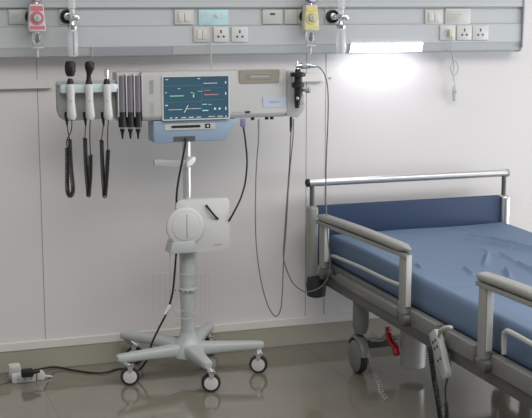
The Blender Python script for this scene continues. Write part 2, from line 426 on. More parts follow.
# thin cords from the trunking to the monitor
b = newbm(); tube(b, spline([at(210.5,26,-.112), at(210.5,40,-.118), at(211,55,-.11), at(212,72,-.2), at(212,78,-.23)]), .0022, 6)
tag(obj('thin_cord', b, M['cordlt']), 'thin pale cord hanging beside the sockets behind the monitor screen', 'cord')

# ------------------------------------------------------------------ monitor
YF = -.375; YB = -.25
A = at(142, 72, YF); Bq = at(287, 120, YF)
x0, x1, zt, zb = A.x, Bq.x, A.z, at(200,119.5,YF).z
mon = thing('patient_monitor', 'wide pale grey diagnostic monitor with a dark blue screen on the cart', 'monitor', ((x0+x1)/2, -.31, zb))
b = newbm(); prism(b, [(x0, YF+.012, zb), (x0, YF, zb+.018), (x0, YF+.004, zt-.006), (x0, YF+.018, zt), (x0, YB, zt-.004), (x0, YB, zb)], (x1-x0, 0, 0), .004); obj('case', b, M['casing'], mon)
sa = at(162.5, 76.5, YF); sb = at(229, 118, YF)
b = newbm(); prism(b, rrect((sa.x+sb.x)/2, (sa.z+sb.z)/2, sb.x-sa.x+.006, sa.z-sb.z+.006, .004, YF-.002), (0,.006,0)); bez = obj('bezel', b, M['whitep'], mon, False)
SM = []
def smark(m, rects, name=''):
    SM.append((m, [(a, (b_+d)/2-(d-b_)*.38, c, (b_+d)/2+(d-b_)*.38) for a, b_, c, d in rects]))
def dash(u0, u1, v, n, h=.018, g=.35):
    s = (u1-u0)/n; return [(u0+i*s, v-h/2, u0+(i+1-g)*s, v+h/2) for i in range(n)]
smark(M['s_white'], dash(.61,.82,.175,7,.019,.25) + dash(.08,.29,.765,8,.016,.25) + dash(.36,.57,.755,9,.016,.25) + [(.04,.065,.08,.082),(.52,.055,.56,.075),(.94,.13,.955,.2),(.94,.38,.955,.46),(.94,.72,.955,.82)] + [(.1,.94,.13,.97),(.18,.94,.21,.97),(.27,.945,.34,.965),(.38,.945,.46,.965),(.5,.945,.57,.965),(.68,.94,.78,.955),(.82,.94,.9,.96),(.94,.94,.96,.97),(.45,.42,.465,.50)])
smark(M['s_green'], dash(.11,.32,.455,8,.020,.25) + dash(.10,.30,.445,5,.01,.2) + [(.03,.36,.06,.38),(.42,.37,.45,.395),(.45,.4,.48,.41)])
smark(M['s_red'], dash(.62,.84,.44,8,.022,.2) + [(.62,.33,.72,.34)])
smark(M['s_cyan'], [(.03,.65,.07,.68),(.59,.65,.66,.67),(.68,.66,.73,.675),(.59,.79,.68,.82),(.52,.35,.6,.36),(.22,.28,.26,.295)])
smark(M['s_dim'], [(.03,.215,.54,.222),(.03,.59,.58,.596),(.58,.05,.583,.9),(.6,.56,.92,.566),(.58,.28,.92,.285),(.03,.91,.96,.914)], 'grid_line')
b = newbm(); box(b, (sa.x+.003, YF-.0035, sb.z+.003), (sb.x-.003, YF+.001, sa.z-.003)); mi = [0]*len(b.faces)
for k, (m_, rects) in enumerate(SM):
    for (u0, v0, u1, v1) in rects:
        X0, X1 = sa.x+(sb.x-sa.x)*u0, sa.x+(sb.x-sa.x)*u1; Z0, Z1 = sa.z-(sa.z-sb.z)*v1, sa.z-(sa.z-sb.z)*v0
        if X0 < sa.x+.004: X0 = sa.x+.004
        box(b, (X0, YF-.0042, Z0), (X1, YF-.003, Z1))
    mi += [k+1]*(len(b.faces)-len(mi))
X, Z = sa.x+(sb.x-sa.x)*.31, sa.z-(sa.z-sb.z)*.84
prism(b, [(X, YF-.0042, Z), (X+.003, YF-.0042, Z), (X+.020, YF-.0042, Z+.030), (X+.017, YF-.0042, Z+.030)], (0,.0012,0))
for u in (.77, .84):
    X = sa.x+(sb.x-sa.x)*u; Z = sa.z-(sa.z-sb.z)*.77
    prism(b, [(X, YF-.0042, Z-.006), (X+.010, YF-.0042, Z), (X, YF-.0042, Z+.006)], (0,.0012,0))
mi += [1]*(len(b.faces)-len(mi))
b.faces.ensure_lookup_table()
for f_, k in zip(b.faces, mi): f_.material_index = k
scr = obj('screen', b, M['screen'], mon, False)
for m_, _ in SM: scr.data.materials.append(m_)
# speaker vents at the left
for r_ in (81, 104):
    b = newbm()
    for k in range(7):
        p = at(151.5, r_+k*2.0, YF)
        box(b, (p.x-.007, YF-.001, p.z), (p.x+.010, YF+.002, p.z+.003))
    obj('speaker_vent', b, M['casegrey'], mon, False)
# handle recess
ra = at(239.5, 70.5, YF); rb = at(279.5, 82.5, YF)
b = newbm(); prism(b, [(ra.x, YF-.002, ra.z), (rb.x, YF-.002, ra.z), (rb.x-.001, YF-.002, rb.z+.004), (rb.x-.005, YF-.002, rb.z), (ra.x+.005, YF-.002, rb.z), (ra.x+.001, YF-.002, rb.z+.004)], (0,.03,0)); rc = obj('printer_door', b, M['brown'], mon, False)
b = newbm(); cx, cz = (ra.x+rb.x)/2, (ra.z+rb.z)/2
pth = [Vector(q) for q in rrect(cx, cz, .105, .022, .0105, YF-.003, 6)]; pth.append(pth[0]); tube(b, pth, .0015, 6); obj('latch_outline', b, M['markg'], rc)
b = newbm(); prism(b, rrect(cx, cz, .09, .009, .0043, YF-.004), (0,.004,0)); obj('latch', b, M['casegrey'], rc)
# pale blue label and its lettering lines
la = at(263, 97, YF); lb = at(286, 107, YF)
b = newbm(); prism(b, rrect((la.x+lb.x)/2, (la.z+lb.z)/2, lb.x-la.x, la.z-lb.z, .008, YF-.0015), (0,.004,0)); lab = obj('label_panel', b, M['label'], mon, False)
b = newbm()
for k in range(5): box(b, (la.x+.028+k*.009, YF-.0022, (la.z+lb.z)/2-.004), (la.x+.034+k*.009, YF, (la.z+lb.z)/2+.005))
obj('label_lettering', b, M['casegrey'], lab, False)
p = at(247.5, 112, YF)
b = newbm(); prism(b, rrect(p.x, p.z, .022, .008, .0035, YF-.004), (0,.006,0)); obj('power_button', b, M['black'], mon, False)
b = newbm(); q1 = at(232,112.5,YF); q2 = at(243,111.5,YF); box(b, (q1.x, YF-.0005, q1.z-.0015), (q2.x, YF+.001, q1.z+.0015)); obj('model_lettering', b, M['markg'], mon, False)
# sockets under the case
for px in (252, 266, 271):
    p = at(px, 121, YF+.04); b = newbm(); cyl(b, (p.x, YF+.03, zb+.003), (p.x, YF+.03, zb-.012), .008, n=14); obj('jack', b, M['black'], mon)
# right module (holder bay)
b = newbm()
ra = at(287.5, 76, YF); rb = at(305.5, 76, YF); z1 = at(306,108,YF).z; z2 = at(297,118,YF).z
prism(b, [(ra.x, YF+.005, zt-.006), (ra.x+.03, YF+.005, zt-.008), (ra.x+.034, YF+.005, z1+.03), (rb.x+.003, YF+.005, z1+.018), (rb.x+.003, YF+.005, z1), (rb.x-.03, YF+.005, z2), (ra.x, YF+.005, zb+.002)], (0,.11,0), .004)
obj('side_bay', b, M['casing'], mon)
b = newbm(); box(b, (ra.x-.002, YF+.001, zb+.004), (ra.x+.002, YF+.02, zt-.01)); obj('bay_joint', b, M['casegrey'], mon, False)

# black instrument plugged on the bay
p0 = at(297, 70, YF-.03)
ins = thing('camera_scope', 'black scope with knobs held at the right end of the monitor', 'scope', (p0.x, YF-.03, at(297,108,YF-.03).z))
S = lambda px, py: at(px, py, YF-.03)
b = newbm(); tube(b, [S(298,69), S(298,76), S(298.5,92), S(297.5,100), S(297,108)], [.011,.017,.018,.013,.009], 16); obj('barrel', b, M['black'], ins)
b = newbm(); lathe(b, S(298,77), (0,0,1), [(0,.018),(.003,.033),(.017,.033),(.020,.020)], 18); obj('focus_ring', b, M['black'], ins)
b = newbm(); lathe(b, S(298,88), (0,0,1), [(0,.014),(.003,.027),(.022,.027),(.025,.014)], 18); obj('focus_ring', b, M['black'], ins)
b = newbm(); lathe(b, S(303,90), (.8,-.6,0), [(0,.006),(.01,.006),(.012,.012),(.03,.012),(.033,.008)], 14); obj('side_knob', b, M['casegrey'], ins)
b = newbm(); box(b, S(299.5,100)-V(.016,.005,.02), S(299.5,100)+V(.02,.03,.026), .006); obj('grip_clip', b, M['casegrey'], ins)
b = newbm(); box(b, S(295.5,98)-V(.004,.022,.006), S(295.5,98)+V(.006,-.018,.006), .001); obj('lens_mark', b, M['chrome'], ins)
b = newbm(); cyl(b, S(297.5,70), S(297,61), .004, n=10); obj('pin', b, M['chrome'], ins)
# cable with metal connector going down to the bed
cab = thing('scope_cable', 'thin grey cable with metal connector looping from scope down to bed', 'cable', (at(304,291,-.28)))
b = newbm(); tube(b, [S(296,66), S(302,65.5), S(303,65.5), S(310,65.5), S(310.5,65.8), S(315,66.3)], [.009,.010,.0135,.0135,.009,.007], 14); obj('metal_connector', b, M['chrome'], cab)
b = newbm(); tube(b, [S(301.5,65.5), S(306,65.5)], .0145, 14); obj('dark_sleeve', b, M['casegrey'], cab)
pts = [S(314,66.2), S(320,68), S(325.5,77), at(328,92,-.40), at(328,120,-.38), at(326.3,160,-.34), at(326,200,-.33), at(328,240,-.34), at(330,262,-.34), at(328,277,-.33), at(322,286,-.31), at(312,291,-.30), at(303,291,-.29), at(293,283,-.28), at(286,268,-.28), at(283.5,255,-.28), at(284.5,235,-.29), at(287,200,-.31), at(289.5,165,-.33), at(290.5,140,-.35), at(291.5,127,-.35), at(291.5,121,-.35)]
b = newbm(); tube(b, spline(pts), .0028, 6); obj('cord', b, M['cordgry'], cab)
b = newbm(); tube(b, [at(291,117,-.35), at(291,126,-.35), at(290.5,132,-.35)], [.006,.006,.003], 10); obj('strain_relief', b, M['black'], cab)
# cable A
cb = thing('probe_cable', 'thin grey probe cable hanging in a long loop below the monitor', 'cable', at(276,316,-.30))
pts = [at(259,122,-.345), at(258.5,140,-.34), at(256.5,165,-.33), at(255.5,200,-.31), at(256,240,-.30), at(260,275,-.30), at(267,303,-.30), at(275,316,-.30), at(280.5,310,-.30), at(282.5,290,-.30), at(283.5,262,-.30), at(286,230,-.31), at(289,180,-.33), at(292.8,140,-.345), at(293.5,119,-.345)]
b = newbm(); tube(b, spline(pts), .0026, 6); obj('cord', b, M['cordgry'], cb)
b = newbm(); tube(b, [at(259,119.5,-.345), at(259,126,-.345), at(258.8,134,-.34)], [.006,.006,.003], 10); obj('strain_relief', b, M['casegrey'], cb)
# blackcable with purple plug
cc = thing('black_lead', 'black lead with purple plug running from monitor to the white box', 'cable', at(230,220,-.36))
b = newbm(); box(b, at(241.5,127,-.355)-V(.004,.006,0), at(244.5,119.5,-.355)+V(.004,.006,.002), .003); obj('purple_plug', b, M['purple'], cc)
pts = [at(243.5,127,-.355), at(245.3,140,-.355), at(247,158,-.355), at(246.5,172,-.355), at(244.5,186,-.355), at(240,200,-.36), at(234,212,-.365), at(229,221,-.36)]
b = newbm(); tube(b, spline(pts), .0042, 8); obj('cord', b, M['cordblk'], cc)
cc2 = thing('short_black_lead', 'short bent black lead entering the left of the white box', 'cable', at(214,216,-.37))
b = newbm(); tube(b, spline([at(206,205,-.36), at(212,212.5,-.368), at(215,216,-.368), at(218,219,-.355)]), .0045, 8); obj('cord', b, M['cordblk'], cc2)

# ------------------------------------------------------------------ specula dispensers
dt = thing('specula_dispenser', 'dispenser with three upright grey tubes at the monitor left edge', 'dispenser', at(135,137,-.35))
da = at(117.5, 72, -.37); db = at(142.5, 121, -.37)
b = newbm(); box(b, (da.x, -.345, db.z), (x0, -.26, da.z-.004), .006); obj('back_plate', b, M['casing'], dt)
for k, px in enumerate((121.8, 129.8, 137.6)):
    pt = at(px, 76, -.365); pb = at(px, 115, -.365); pe = at(px, 127.5, -.365)
    b = newbm(); tube(b, [(pt.x,-.355,pt.z), (pt.x,-.355,pb.z)], .0155, 20); tb = obj('tube', b, M['tubegrey'], dt)
    b = newbm(); tube(b, [(pt.x,-.355,pb.z+.012), (pt.x,-.355,pb.z-.002), (pt.x,-.355,pe.z)], [.0158,.0165,.0155], 20); obj('outlet_collar', b, M['black'], dt)
    b = newbm(); lathe(b, (pt.x,-.355,pe.z-.006), (0,0,-1), [(0,.010),(.003,.011),(.018,.006),(.042,.003)], 14); obj('specula_tip', b, M['black'], dt)
for px in (117.6, 125.9, 133.8, 141.6):
    pt = at(px, 74, -.365); pb = at(px, 117, -.365)
    b = newbm(); box(b, (pt.x-.002, -.372, pb.z), (pt.x+.002, -.34, pt.z), .001); obj('divider', b, M['whitep'], dt)

# ------------------------------------------------------------------ instrument holder at left
hl = thing('instrument_holder', 'pale plate with a bar holding three diagnostic instrument handles', 'holder', at(88,118,-.33))
ha = at(57, 83, -.33); hb = at(118, 120, -.33)
b = newbm(); prism(b, [(ha.x, -.335, ha.z-.006), (ha.x+.008, -.335, ha.z), (hb.x-.008, -.335, ha.z), (hb.x-.008, -.335, hb.z+.01), (ha.x+.03, -.335, hb.z+.002), (ha.x+.01, -.335, hb.z+.015), (ha.x, -.335, hb.z+.045)], (0,.05,0), .003); obj('back_plate', b, M['casegrey'], hl)
ba = at(60, 84.5, -.36); bb_ = at(116.6, 92, -.36)
b = newbm(); box(b, (ba.x, -.375, bb_.z), (bb_.x, -.33, ba.z), .006); obj('cradle_bar', b, M['barcyan'], hl)
b = newbm(); box(b, (ba.x-.01, -.35, ba.z-.004), (bb_.x, -.334, ba.z+.012), .003); obj('upper_ledge', b, M['casing'], hl)
b = newbm(); q = at(115,87,-.37); box(b, q-V(.008,.006,.008), q+V(.010,.008,.010), .002); obj('end_block', b, M['white'], hl)
bracket = newbm(); qa = at(118,80,-.30); box(bracket, (hb.x-.03, -.31, hb.z+.05), (da.x-.001, -.27, ha.z-.03)); obj('mounting_arm', bracket, M['casegrey'], hl, False)

def instrument(px, head, label, coilx, coily, coil2):
    Y = -.385
    P = lambda x, y, dy=0: at(x, y, Y+dy)
    o = P(px+.8, 120)
    t = thing('diagnostic_instrument', label, 'diagnostic instrument', o, 'diagnostic instruments on the holder')
    # handle
    b = newbm(); tube(b, [P(px,84), P(px,86.5), P(px+.2,91), P(px+.5,100), P(px+1,110), P(px+1.4,116.5), P(px+1.4,119.5)], [.0145,.0175,.0165,.0155,.018,.0195,.014], 20); h = obj('handle', b, M['whitep'], t)
    b = newbm(); cyl(b, P(px+.5,101,-.013), P(px+.5,101,-.018), .0035, n=12); obj('button', b, M['casegrey'], h)
    b = newbm(); tube(b, [P(px-.2,85), P(px-.2,83), P(px-.3,79.2), P(px-.3,78.5)], [.0145,.0135,.010,.006], 16); obj('neck', b, M['black'], t)
    if head == 'oval':
        b = newbm(); tube(b, [P(px-.3,76.5), P(px-.3,75.5), P(px-.3,71), P(px-.3,66), P(px-.3,62), P(px-.3,61)], [.010,.016,.0215,.022,.019,.012], 20); obj('head', b, M['black'], t)
        b = newbm(); cyl(b, P(px-.3,79), P(px-.3,76), .004, n=10); obj('stem', b, M['chrome'], t)
    elif head == 'round':
        b = newbm(); tube(b, [P(px-.2,79), P(px-.2,75), P(px+.1,72), P(px+.5,68.5), P(px+.6,64.5), P(px+.6,62), P(px+.6,61.2)], [.010,.009,.013,.0185,.020,.016,.009], 20); obj('head', b, M['black'], t)
    else:
        b = newbm(); tube(b, [P(px-.2,79), P(px-.2,76.5), P(px-.3,76), P(px-.3,70), P(px-.3,69), P(px-.3,67.5)], [.006,.006,.009,.009,.006,.003], 16); obj('head', b, M['chrome'], t)
        b = newbm(); tube(b, [P(px-2,76), P(px-2,70)], .003, 8); obj('side_pin', b, M['whitep'], t)
    # cord: plug on the holder, thin tail, coil down, round and up to the handle
    xl, xr = coilx
    b = newbm(); tube(b, [at(px-4.0,112,-.362), at(px-4.0,116,-.362), at(px-3.6,121,-.362), at(px-3.2,126,-.362)], [.0085,.0085,.006,.003], 12); obj('cord_plug', b, M['black'], t)
    yb = 196
    ya, yc = coily
    b = newbm()
    tube(b, spline([at(px-3.3,124,-.362), at((px-3+xl)/2-.3,(126+ya)/2,-.362), at(xl,ya,-.362)]), .0022, 6)
    tube(b, spline([P(px+1.4,119), P(px+.8,130), at(xr-.5,(126+yc)/2+4,-.375), at(xr,yc,-.375)]), .0022, 6)
    obj('cord_tail', b, M['cordblk'], t)
    path = spline([at(xl,ya,-.362), at(xl+coil2[0],(ya+yb)/2,-.362), at(xl+coil2[1],yb-6,-.362), at((xl+xr+coil2[1]+coil2[2])/2,yb,-.37), at(xr+coil2[2],yb-6,-.375), at(xr+coil2[3],(yc+yb)/2,-.375), at(xr,yc,-.375)], 8)
    b = newbm(); tube(b, coil(path, .0072, 70, 9), .0027, 5); obj('coiled_cord', b, M['cordblk'], t)
instrument(70.5, 'oval', 'white handle with an oval black head, leftmost on the holder', (69.5,67.2), (139,148), (1.5,3.5,.2,0))
instrument(89, 'round', 'white handle with a round black head, middle one on the holder', (85,90.5), (138,155), (1,3,-1.5,-.3))
instrument(107, 'chrome', 'white handle with a slim chrome head, rightmost on the holder', (101.5,108), (140,150), (1,2.5,-2.5,-1.2))

# ------------------------------------------------------------------ cart
CX, CY = 1.29, -.297
ct = thing('equipment_cart', 'white rolling cart with five castored arms under the monitor', 'cart', (CX, CY, 0))
# blue bracket box
zb1 = zb-.002
ba = at(153.5, 123, YF+.01); bz = at(237, 121, YF+.01); bl = at(155, 144, YF+.01); br_ = at(226, 140, YF+.01)
b = newbm(); prism(b, [(ba.x, YF+.012, zb1), (bz.x, YF+.012, zb1), (bz.x-.006, YF+.012, zb1-.02), (br_.x, YF+.012, bl.z+.004), (bl.x+.006, YF+.012, bl.z+.001), (ba.x, YF+.012, bl.z+.006)], (0,.10,0), .005); tray = obj('blue_mount', b, M['blueg'], ct)
pa = at(165, 124.5, YF); pb = at(216, 129, YF)
b = newbm(); prism(b, rrect((pa.x+pb.x)/2, (pa.z+pb.z)/2, pb.x-pa.x, .026, .005, YF+.009), (0,.006,0)); obj('front_strip', b, M['casing'], tray, False)
qa = at(172, 125.3, YF); qb = at(201, 128.3, YF)
b = newbm(); prism(b, rrect((qa.x+qb.x)/2, (pa.z+pb.z)/2+.001, qb.x-qa.x, .010, .004, YF+.007), (0,.004,0)); obj('card_slot', b, M['black'], tray, False)
qa = at(208.5, 126, YF)
b = newbm(); box(b, (qa.x-.012, YF+.007, (pa.z+pb.z)/2-.008), (qa.x+.010, YF+.010, (pa.z+pb.z)/2+.010), .001); lg = obj('square_button', b, M['black'], tray, False)
b = newbm(); box(b, (qa.x-.005, YF+.006, (pa.z+pb.z)/2-.002), (qa.x+.003, YF+.0075, (pa.z+pb.z)/2+.004)); obj('button_mark', b, M['white'], lg, False)
qa = at(174, 137, YF); qb = at(196, 141, YF)
b = newbm(); prism(b, rrect((qa.x+qb.x)/2, (qa.z+qb.z)/2, qb.x-qa.x, .020, .004, YF+.0105), (0,.004,0)); obj('port_recess', b, M['beddark'], tray, False)
# poles
b = newbm(); tube(b, [(CX,CY-.01,.60), (CX,CY-.01,bl.z+.01)], .0175, 24); obj('upper_pole', b, M['alu'], ct)
b = newbm(); tube(b, [(CX,CY,.13), (CX,CY,.17), (CX,CY,.30), (CX,CY,.365), (CX,CY,.56)], [.033,.031,.031,.034,.034], 28); obj('lower_column', b, M['cart'], ct)
zc = at(186, 291, CY-.03).z
b = newbm(); lathe(b, (CX,CY,zc-.008), (0,0,1), [(0,.034),(.003,.041),(.014,.041),(.017,.034)], 28); col = obj('collar', b, M['cart'], ct)
b = newbm()
for px in (178, 182, 186, 190):
    p = at(px, 290.5, CY-.04); dx = p.x-CX; dy = -math.sqrt(max(1e-6, .041**2-dx*dx)); lathe(b, (p.x, CY+dy+.001, zc-.001), (dx,dy,0), [(0,.0035),(.0025,.003)], 8)
obj('collar_screw', b, M['markd'], col)
# trapezoid bracket and disc
ta = at(172.5, 241, -.34); tb_ = at(193, 251, -.34)
b = newbm(); prism(b, [(at(172.5,241,-.375).x,-.375,ta.z), (at(195,241,-.375).x,-.375,ta.z), (at(197,252,-.375).x,-.375,tb_.z), (at(169.5,252,-.375).x,-.375,tb_.z)], (0,.085,0), .004); obj('pole_bracket', b, M['cart'], ct)
dc = at(185, 226.5, -.36)
b = newbm(); lathe(b, (dc.x,-.3555,dc.z), (0,-1,0), [(0,.080),(.004,.082),(.0105,.080),(.0135,.074),(.0155,.062),(.0155,.001)], 44); dk = obj('round_housing', b, M['whitep'], ct)
b = newbm(); lathe(b, (dc.x,-.369,dc.z), (0,-1,0), [(0,.060),(.004,.059),(.006,.054)], 40); obj('disc_face', b, M['whitep'], dk)
b = newbm(); box(b, (dc.x+.002,-.377,dc.z-.050), (dc.x+.010,-.372,dc.z+.056), .002); obj('disc_slot', b, M['casing'], dk)
# small clamp at the upper pole
ca = at(154, 160, -.33); cb_ = at(180, 167.5, -.33)
b = newbm(); prism(b, [(ca.x,-.335,ca.z), (ca.x+.02,-.335,ca.z+.001), (CX,-.335,ca.z-.008), (CX+.02,-.335,ca.z-.008), (CX+.02,-.335,cb_.z+.001), (CX-.03,-.335,cb_.z-.004), (ca.x,-.335,cb_.z+.012)], (0,.025,0), .004); cl = obj('hook_arm', b, M['cart'], ct)
e1 = at(187,165,-.34); e2 = at(195,158.5,-.34)
b = newbm(); prism(b, [(e1.x-.004,-.35,e1.z-.01), (e1.x+.018,-.35,e1.z-.004), (e2.x,-.35,e2.z-.01), (e2.x+.002,-.35,e2.z+.008), (e2.x-.012,-.35,e2.z+.006), (e1.x-.002,-.35,e1.z+.012)], (0,.035,0), .004); obj('clamp_lever', b, M['white'], ct)
# hub and arms
b = newbm(); lathe(b, (CX,CY,.086), (0,0,1), [(0,.05),(.008,.078),(.045,.074),(.066,.056),(.09,.038),(.11,.034)], 32); obj('hub', b, M['cart'], ct)
tips = [(.985,-.357), (1.300,-.555), (1.592,-.352), (1.452,-.060), (1.060,-.085)]
wheels = [(1.020,-.350), (1.320,-.545), (1.588,-.363), (1.458,-.041), (1.107,-.057)]
for i, (tx, ty) in enumerate(tips):
    d = Vector((tx-CX, ty-CY, 0)); L = d.length; d.normalize(); n_ = Vector((-d.y, d.x, 0))
    secs = [(.02,.040,.090,.152),(.09,.034,.094,.148),(.18,.027,.100,.145),(L-.02,.023,.106,.142),(L+.010,.022,.107,.141),(L+.022,.013,.111,.136)]
    lift = .020 if i > 2 else 0
    b = newbm(); rings = []
    for (s, hw, z0, z1_) in secs:
        z0 += lift*min(1, s/.18); z1_ += lift*min(1, s/.18)
        c0 = Vector((CX,CY,0)) + d*s; zm = (z0+z1_)/2; hz = (z1_-z0)/2; r = []
        for k in range(16):
            a_ = 2*PI*k/16; cs, sn = math.cos(a_), math.sin(a_)
            u_ = math.copysign(abs(cs)**.6, cs); v_ = math.copysign(abs(sn)**.6, sn)
            r.append(b.verts.new(c0 + n_*hw*u_ + V(0,0,zm+hz*v_)))
        rings.append(r)
    for q in range(len(rings)-1):
        for k in range(16): b.faces.new((rings[q][k], rings[q][(k+1)%16], rings[q+1][(k+1)%16], rings[q+1][k]))
    b.faces.new(rings[0][::-1]); b.faces.new(rings[-1])
    obj('arm', b, M['cart'], ct)
    # castor: wheel axis faces the camera roughly
    wx, wy = wheels[i]
    toc = Vector((-wx, -CD-wy, 0)).normalized(); ang = (0, .05, -.1, .5, -.3)[i]
    ax = Vector((toc.x*math.cos(ang)-toc.y*math.sin(ang), toc.x*math.sin(ang)+toc.y*math.cos(ang), 0))
    side = Vector((-ax.y, ax.x, 0)); wc = Vector((wx, wy, .0407))
    b = newbm(); lathe(b, wc-ax*.013, ax, [(0,.030),(.002,.0385),(.006,.0405),(.020,.0405),(.024,.0385),(.026,.030)], 32); cs_ = obj('castor', b, M['rubber'], ct)
    b = newbm(); lathe(b, wc-ax*.0155, ax, [(0,.020),(.002,.029),(.029,.029),(.031,.020)], 28); obj('wheel_disc', b, M['whitep'], cs_)
    b = newbm()
    cyl(b, wc+V(0,0,.045), (tx,ty,.112+lift), .013, n=14)
    for sg in (-1, 1):
        o_ = ax*(.0195*sg)
        prism(b, [wc+o_+side*-.012+V(0,0,.052), wc+o_+side*.014+V(0,0,.052), wc+o_+side*.010+V(0,0,-.004+.03), wc+o_+side*-.006+V(0,0,-.004+.03)], ax*(.002*sg))
    prism(b, [wc+ax*-.0215+side*-.016+V(0,0,.050), wc+ax*.0215+side*-.016+V(0,0,.050), wc+ax*.0215+side*.018+V(0,0,.042), wc+ax*-.0215+side*.018+V(0,0,.042)], (0,0,.006))
    obj('fork', b, M['alu'], cs_)
# thin wire basket round the column
wb = thing('wire_basket', 'thin clear wire basket hung around the lower cart column', 'basket', (CX, CY-.05, at(186,319,-.36).z))
W = lambda px, py, Y=-.345: at(px, py, Y)
b = newbm()
tube(b, spline([W(171,243), W(170,262), W(170,290), W(172,305), W(177,315), W(184,319), W(191,317), W(195,309), W(197,292), W(197,262), W(196,243)], 6), .0016, 6); obj('hanging_loop', b, M['cordlt'], wb)
b = newbm()
for px in (153, 160, 166, 201, 205, 209): tube(b, [W(px,274,-.32), W(px,311,-.32)], .0009, 6)
for py in (274, 311):
    tube(b, [W(153,py,-.32), W(168,py,-.32)], .0011, 6); tube(b, [W(198,py,-.32), W(209,py,-.32)], .0011, 6)
for py in (274, 311): tube(b, [W(153,py,-.32), W(153,py,-.345), W(209,py,-.345), W(209,py,-.32)], .0011, 6)
obj('wire_mesh', b, M['cordlt'], wb)

# white box hung behind the disc
bx = thing('white_box', 'flat rounded white box mounted behind the round disc on the cart', 'box', at(205,250,-.33))
ba = at(176, 200, -.35); bz = at(229.5, 249.5, -.35)
b = newbm(); prism(b, rrect((ba.x+bz.x)/2, (ba.z+bz.z)/2, bz.x-ba.x, ba.z-bz.z, .022, -.355), (0,.028,0), .004); obj('shell', b, M['whitep'], bx)
b = newbm(); q1 = at(214,245,-.356); q2 = at(223,245,-.356)
for k in range(7): xx = q1.x+(q2.x-q1.x)*k/7; box(b, (xx, -.3562, q1.z-.002), (xx+.0038, -.354, q1.z+.002))
obj('small_lettering', b, M['markg'], bx, False)

# power cord: mount port -> down the column -> between the arms to the floor -> strip
pc = thing('power_cable', 'black power cord running from the cart down to the floor power strip', 'cord', onfloor(100, 372))
bx0 = onfloor(25, 382)
pts = [at(186,138,-.37), at(185,146,-.372), at(182,162,-.365), at(178.5,180,-.36), at(176.5,198,-.355), at(177,215,-.29), at(177,240,-.25), at(176,256,-.36), at(174.5,275,-.36), at(172.5,293,-.36), at(167,312,-.35), at(159,328,-.34), at(152,343,-.31), V(1.11,-.27,.075), V(1.07,-.235,.02), onfloor(121,368.5,.0055)]
g1_ = onfloor(108,372,.0055); g2_ = onfloor(95,373,.0055); g3 = onfloor(75,370.5,.0055)
pts += [Vector((g1_.x,g1_.y,.0055)), Vector((g2_.x,g2_.y,.0055)), Vector((g3.x,g3.y,.0055)), onfloor(55,367,.012), onfloor(43,368.5,.045), onfloor(34,370,.050)]
b = newbm(); tube(b, spline(pts, 8), .0045, 8); obj('cord', b, M['cordblk'], pc)
q = onfloor(28, 372.5, .053)
b = newbm(); box(b, q+V(-.028,-.018,-.018), q+V(.022,.018,.016), .007); obj('plug', b, M['black'], pc)
b = newbm(); tube(b, [q+V(.018,0,0), q+V(.05,.0,-.0)], [.011,.006], 12); obj('strain_relief', b, M['black'], pc)
b = newbm(); tube(b, [at(170,305,-.362), at(165,314,-.355)], .006, 10); obj('cord_tie', b, M['white'], pc)

# power strip
ps = thing('power_strip', 'white power strip block on the floor at the left', 'power strip', bx0)
b = newbm(); box(b, (bx0.x-.055, bx0.y-.012, 0), (bx0.x+.045, bx0.y+.04, .035), .005); obj('body', b, M['whitep'], ps)
b = newbm()
for dx in (-.03, .0, .025): box(b, (bx0.x+dx-.003, bx0.y-.013, .012), (bx0.x+dx+.003, bx0.y-.011, .022))
obj('outlet_slot', b, M['markg'], ps, False)
wp = thing('white_adapter', 'small white adapter plug standing behind the black plug', 'adapter', (bx0.x-.035, bx0.y+.045, 0))
b = newbm(); box(b, (bx0.x-.06, bx0.y+.045, 0), (bx0.x-.01, bx0.y+.085, .065), .007); obj('adapter_body', b, M['whitep'], wp)
b = newbm(); box(b, (bx0.x-.052, bx0.y+.043, .03), (bx0.x-.018, bx0.y+.046, .055), .001); obj('adapter_face', b, M['casing'], wp)
wq = thing('white_plug', 'white plug lying at the right side of the power strip', 'plug', (bx0.x+.07, bx0.y+.02, 0))
b = newbm(); prism(b, [(bx0.x+.05, bx0.y, 0), (bx0.x+.085, bx0.y, 0), (bx0.x+.09, bx0.y, .02), (bx0.x+.075, bx0.y, .045), (bx0.x+.055, bx0.y, .045)], (0,.035,0), .005); obj('plug_body', b, M['whitep'], wq)
b = newbm(); tube(b, [V(bx0.x+.085, bx0.y+.018, .012), V(bx0.x+.12, bx0.y+.02, .006)], [.007,.003], 10); obj('plug_tail', b, M['whitep'], wq)
def floor_cord(name, pxs, m, label, r=.0028):
    b = newbm(); tube(b, spline([Vector((onfloor(x,y).x, onfloor(x,y).y, r)) for x, y in pxs], 8), r, 6)
    return tag(obj(name, b, m), label, 'cord')
floor_cord('thin_cord', [(-20,388), (0,384.5), (10,382), (15,381.5)], M['cordgry'], 'thin grey cord on the floor left of the power strip')

# ------------------------------------------------------------------ hospital bed
BX0, BX1, BY0, BY1 = 1.95, 2.90, -.17, -2.25
bed = thing('hospital_bed', 'grey framed hospital bed with castors, its head against the wall', 'bed', (2.42, -1.2, 0))
# lower beam
for X in (BX0, BX1):
    s = 1 if X == BX0 else -1
    b = newbm(); box(b, (X, BY0-.06, .335), (X+s*.04, BY1, .385), .006); obj('side_beam', b, M['beddark'], bed)
    b = newbm(); box(b, (X-s*.004, BY0-.05, .385), (X+s*.035, BY1, .402), .004); obj('top_flange', b, M['bedgrey'], bed)
    b = newbm(); box(b, (X+s*.01, BY0-.05, .402), (X+s*.03, BY1, .440), .004); obj('deck_rim', b, M['bedgrey'], bed)
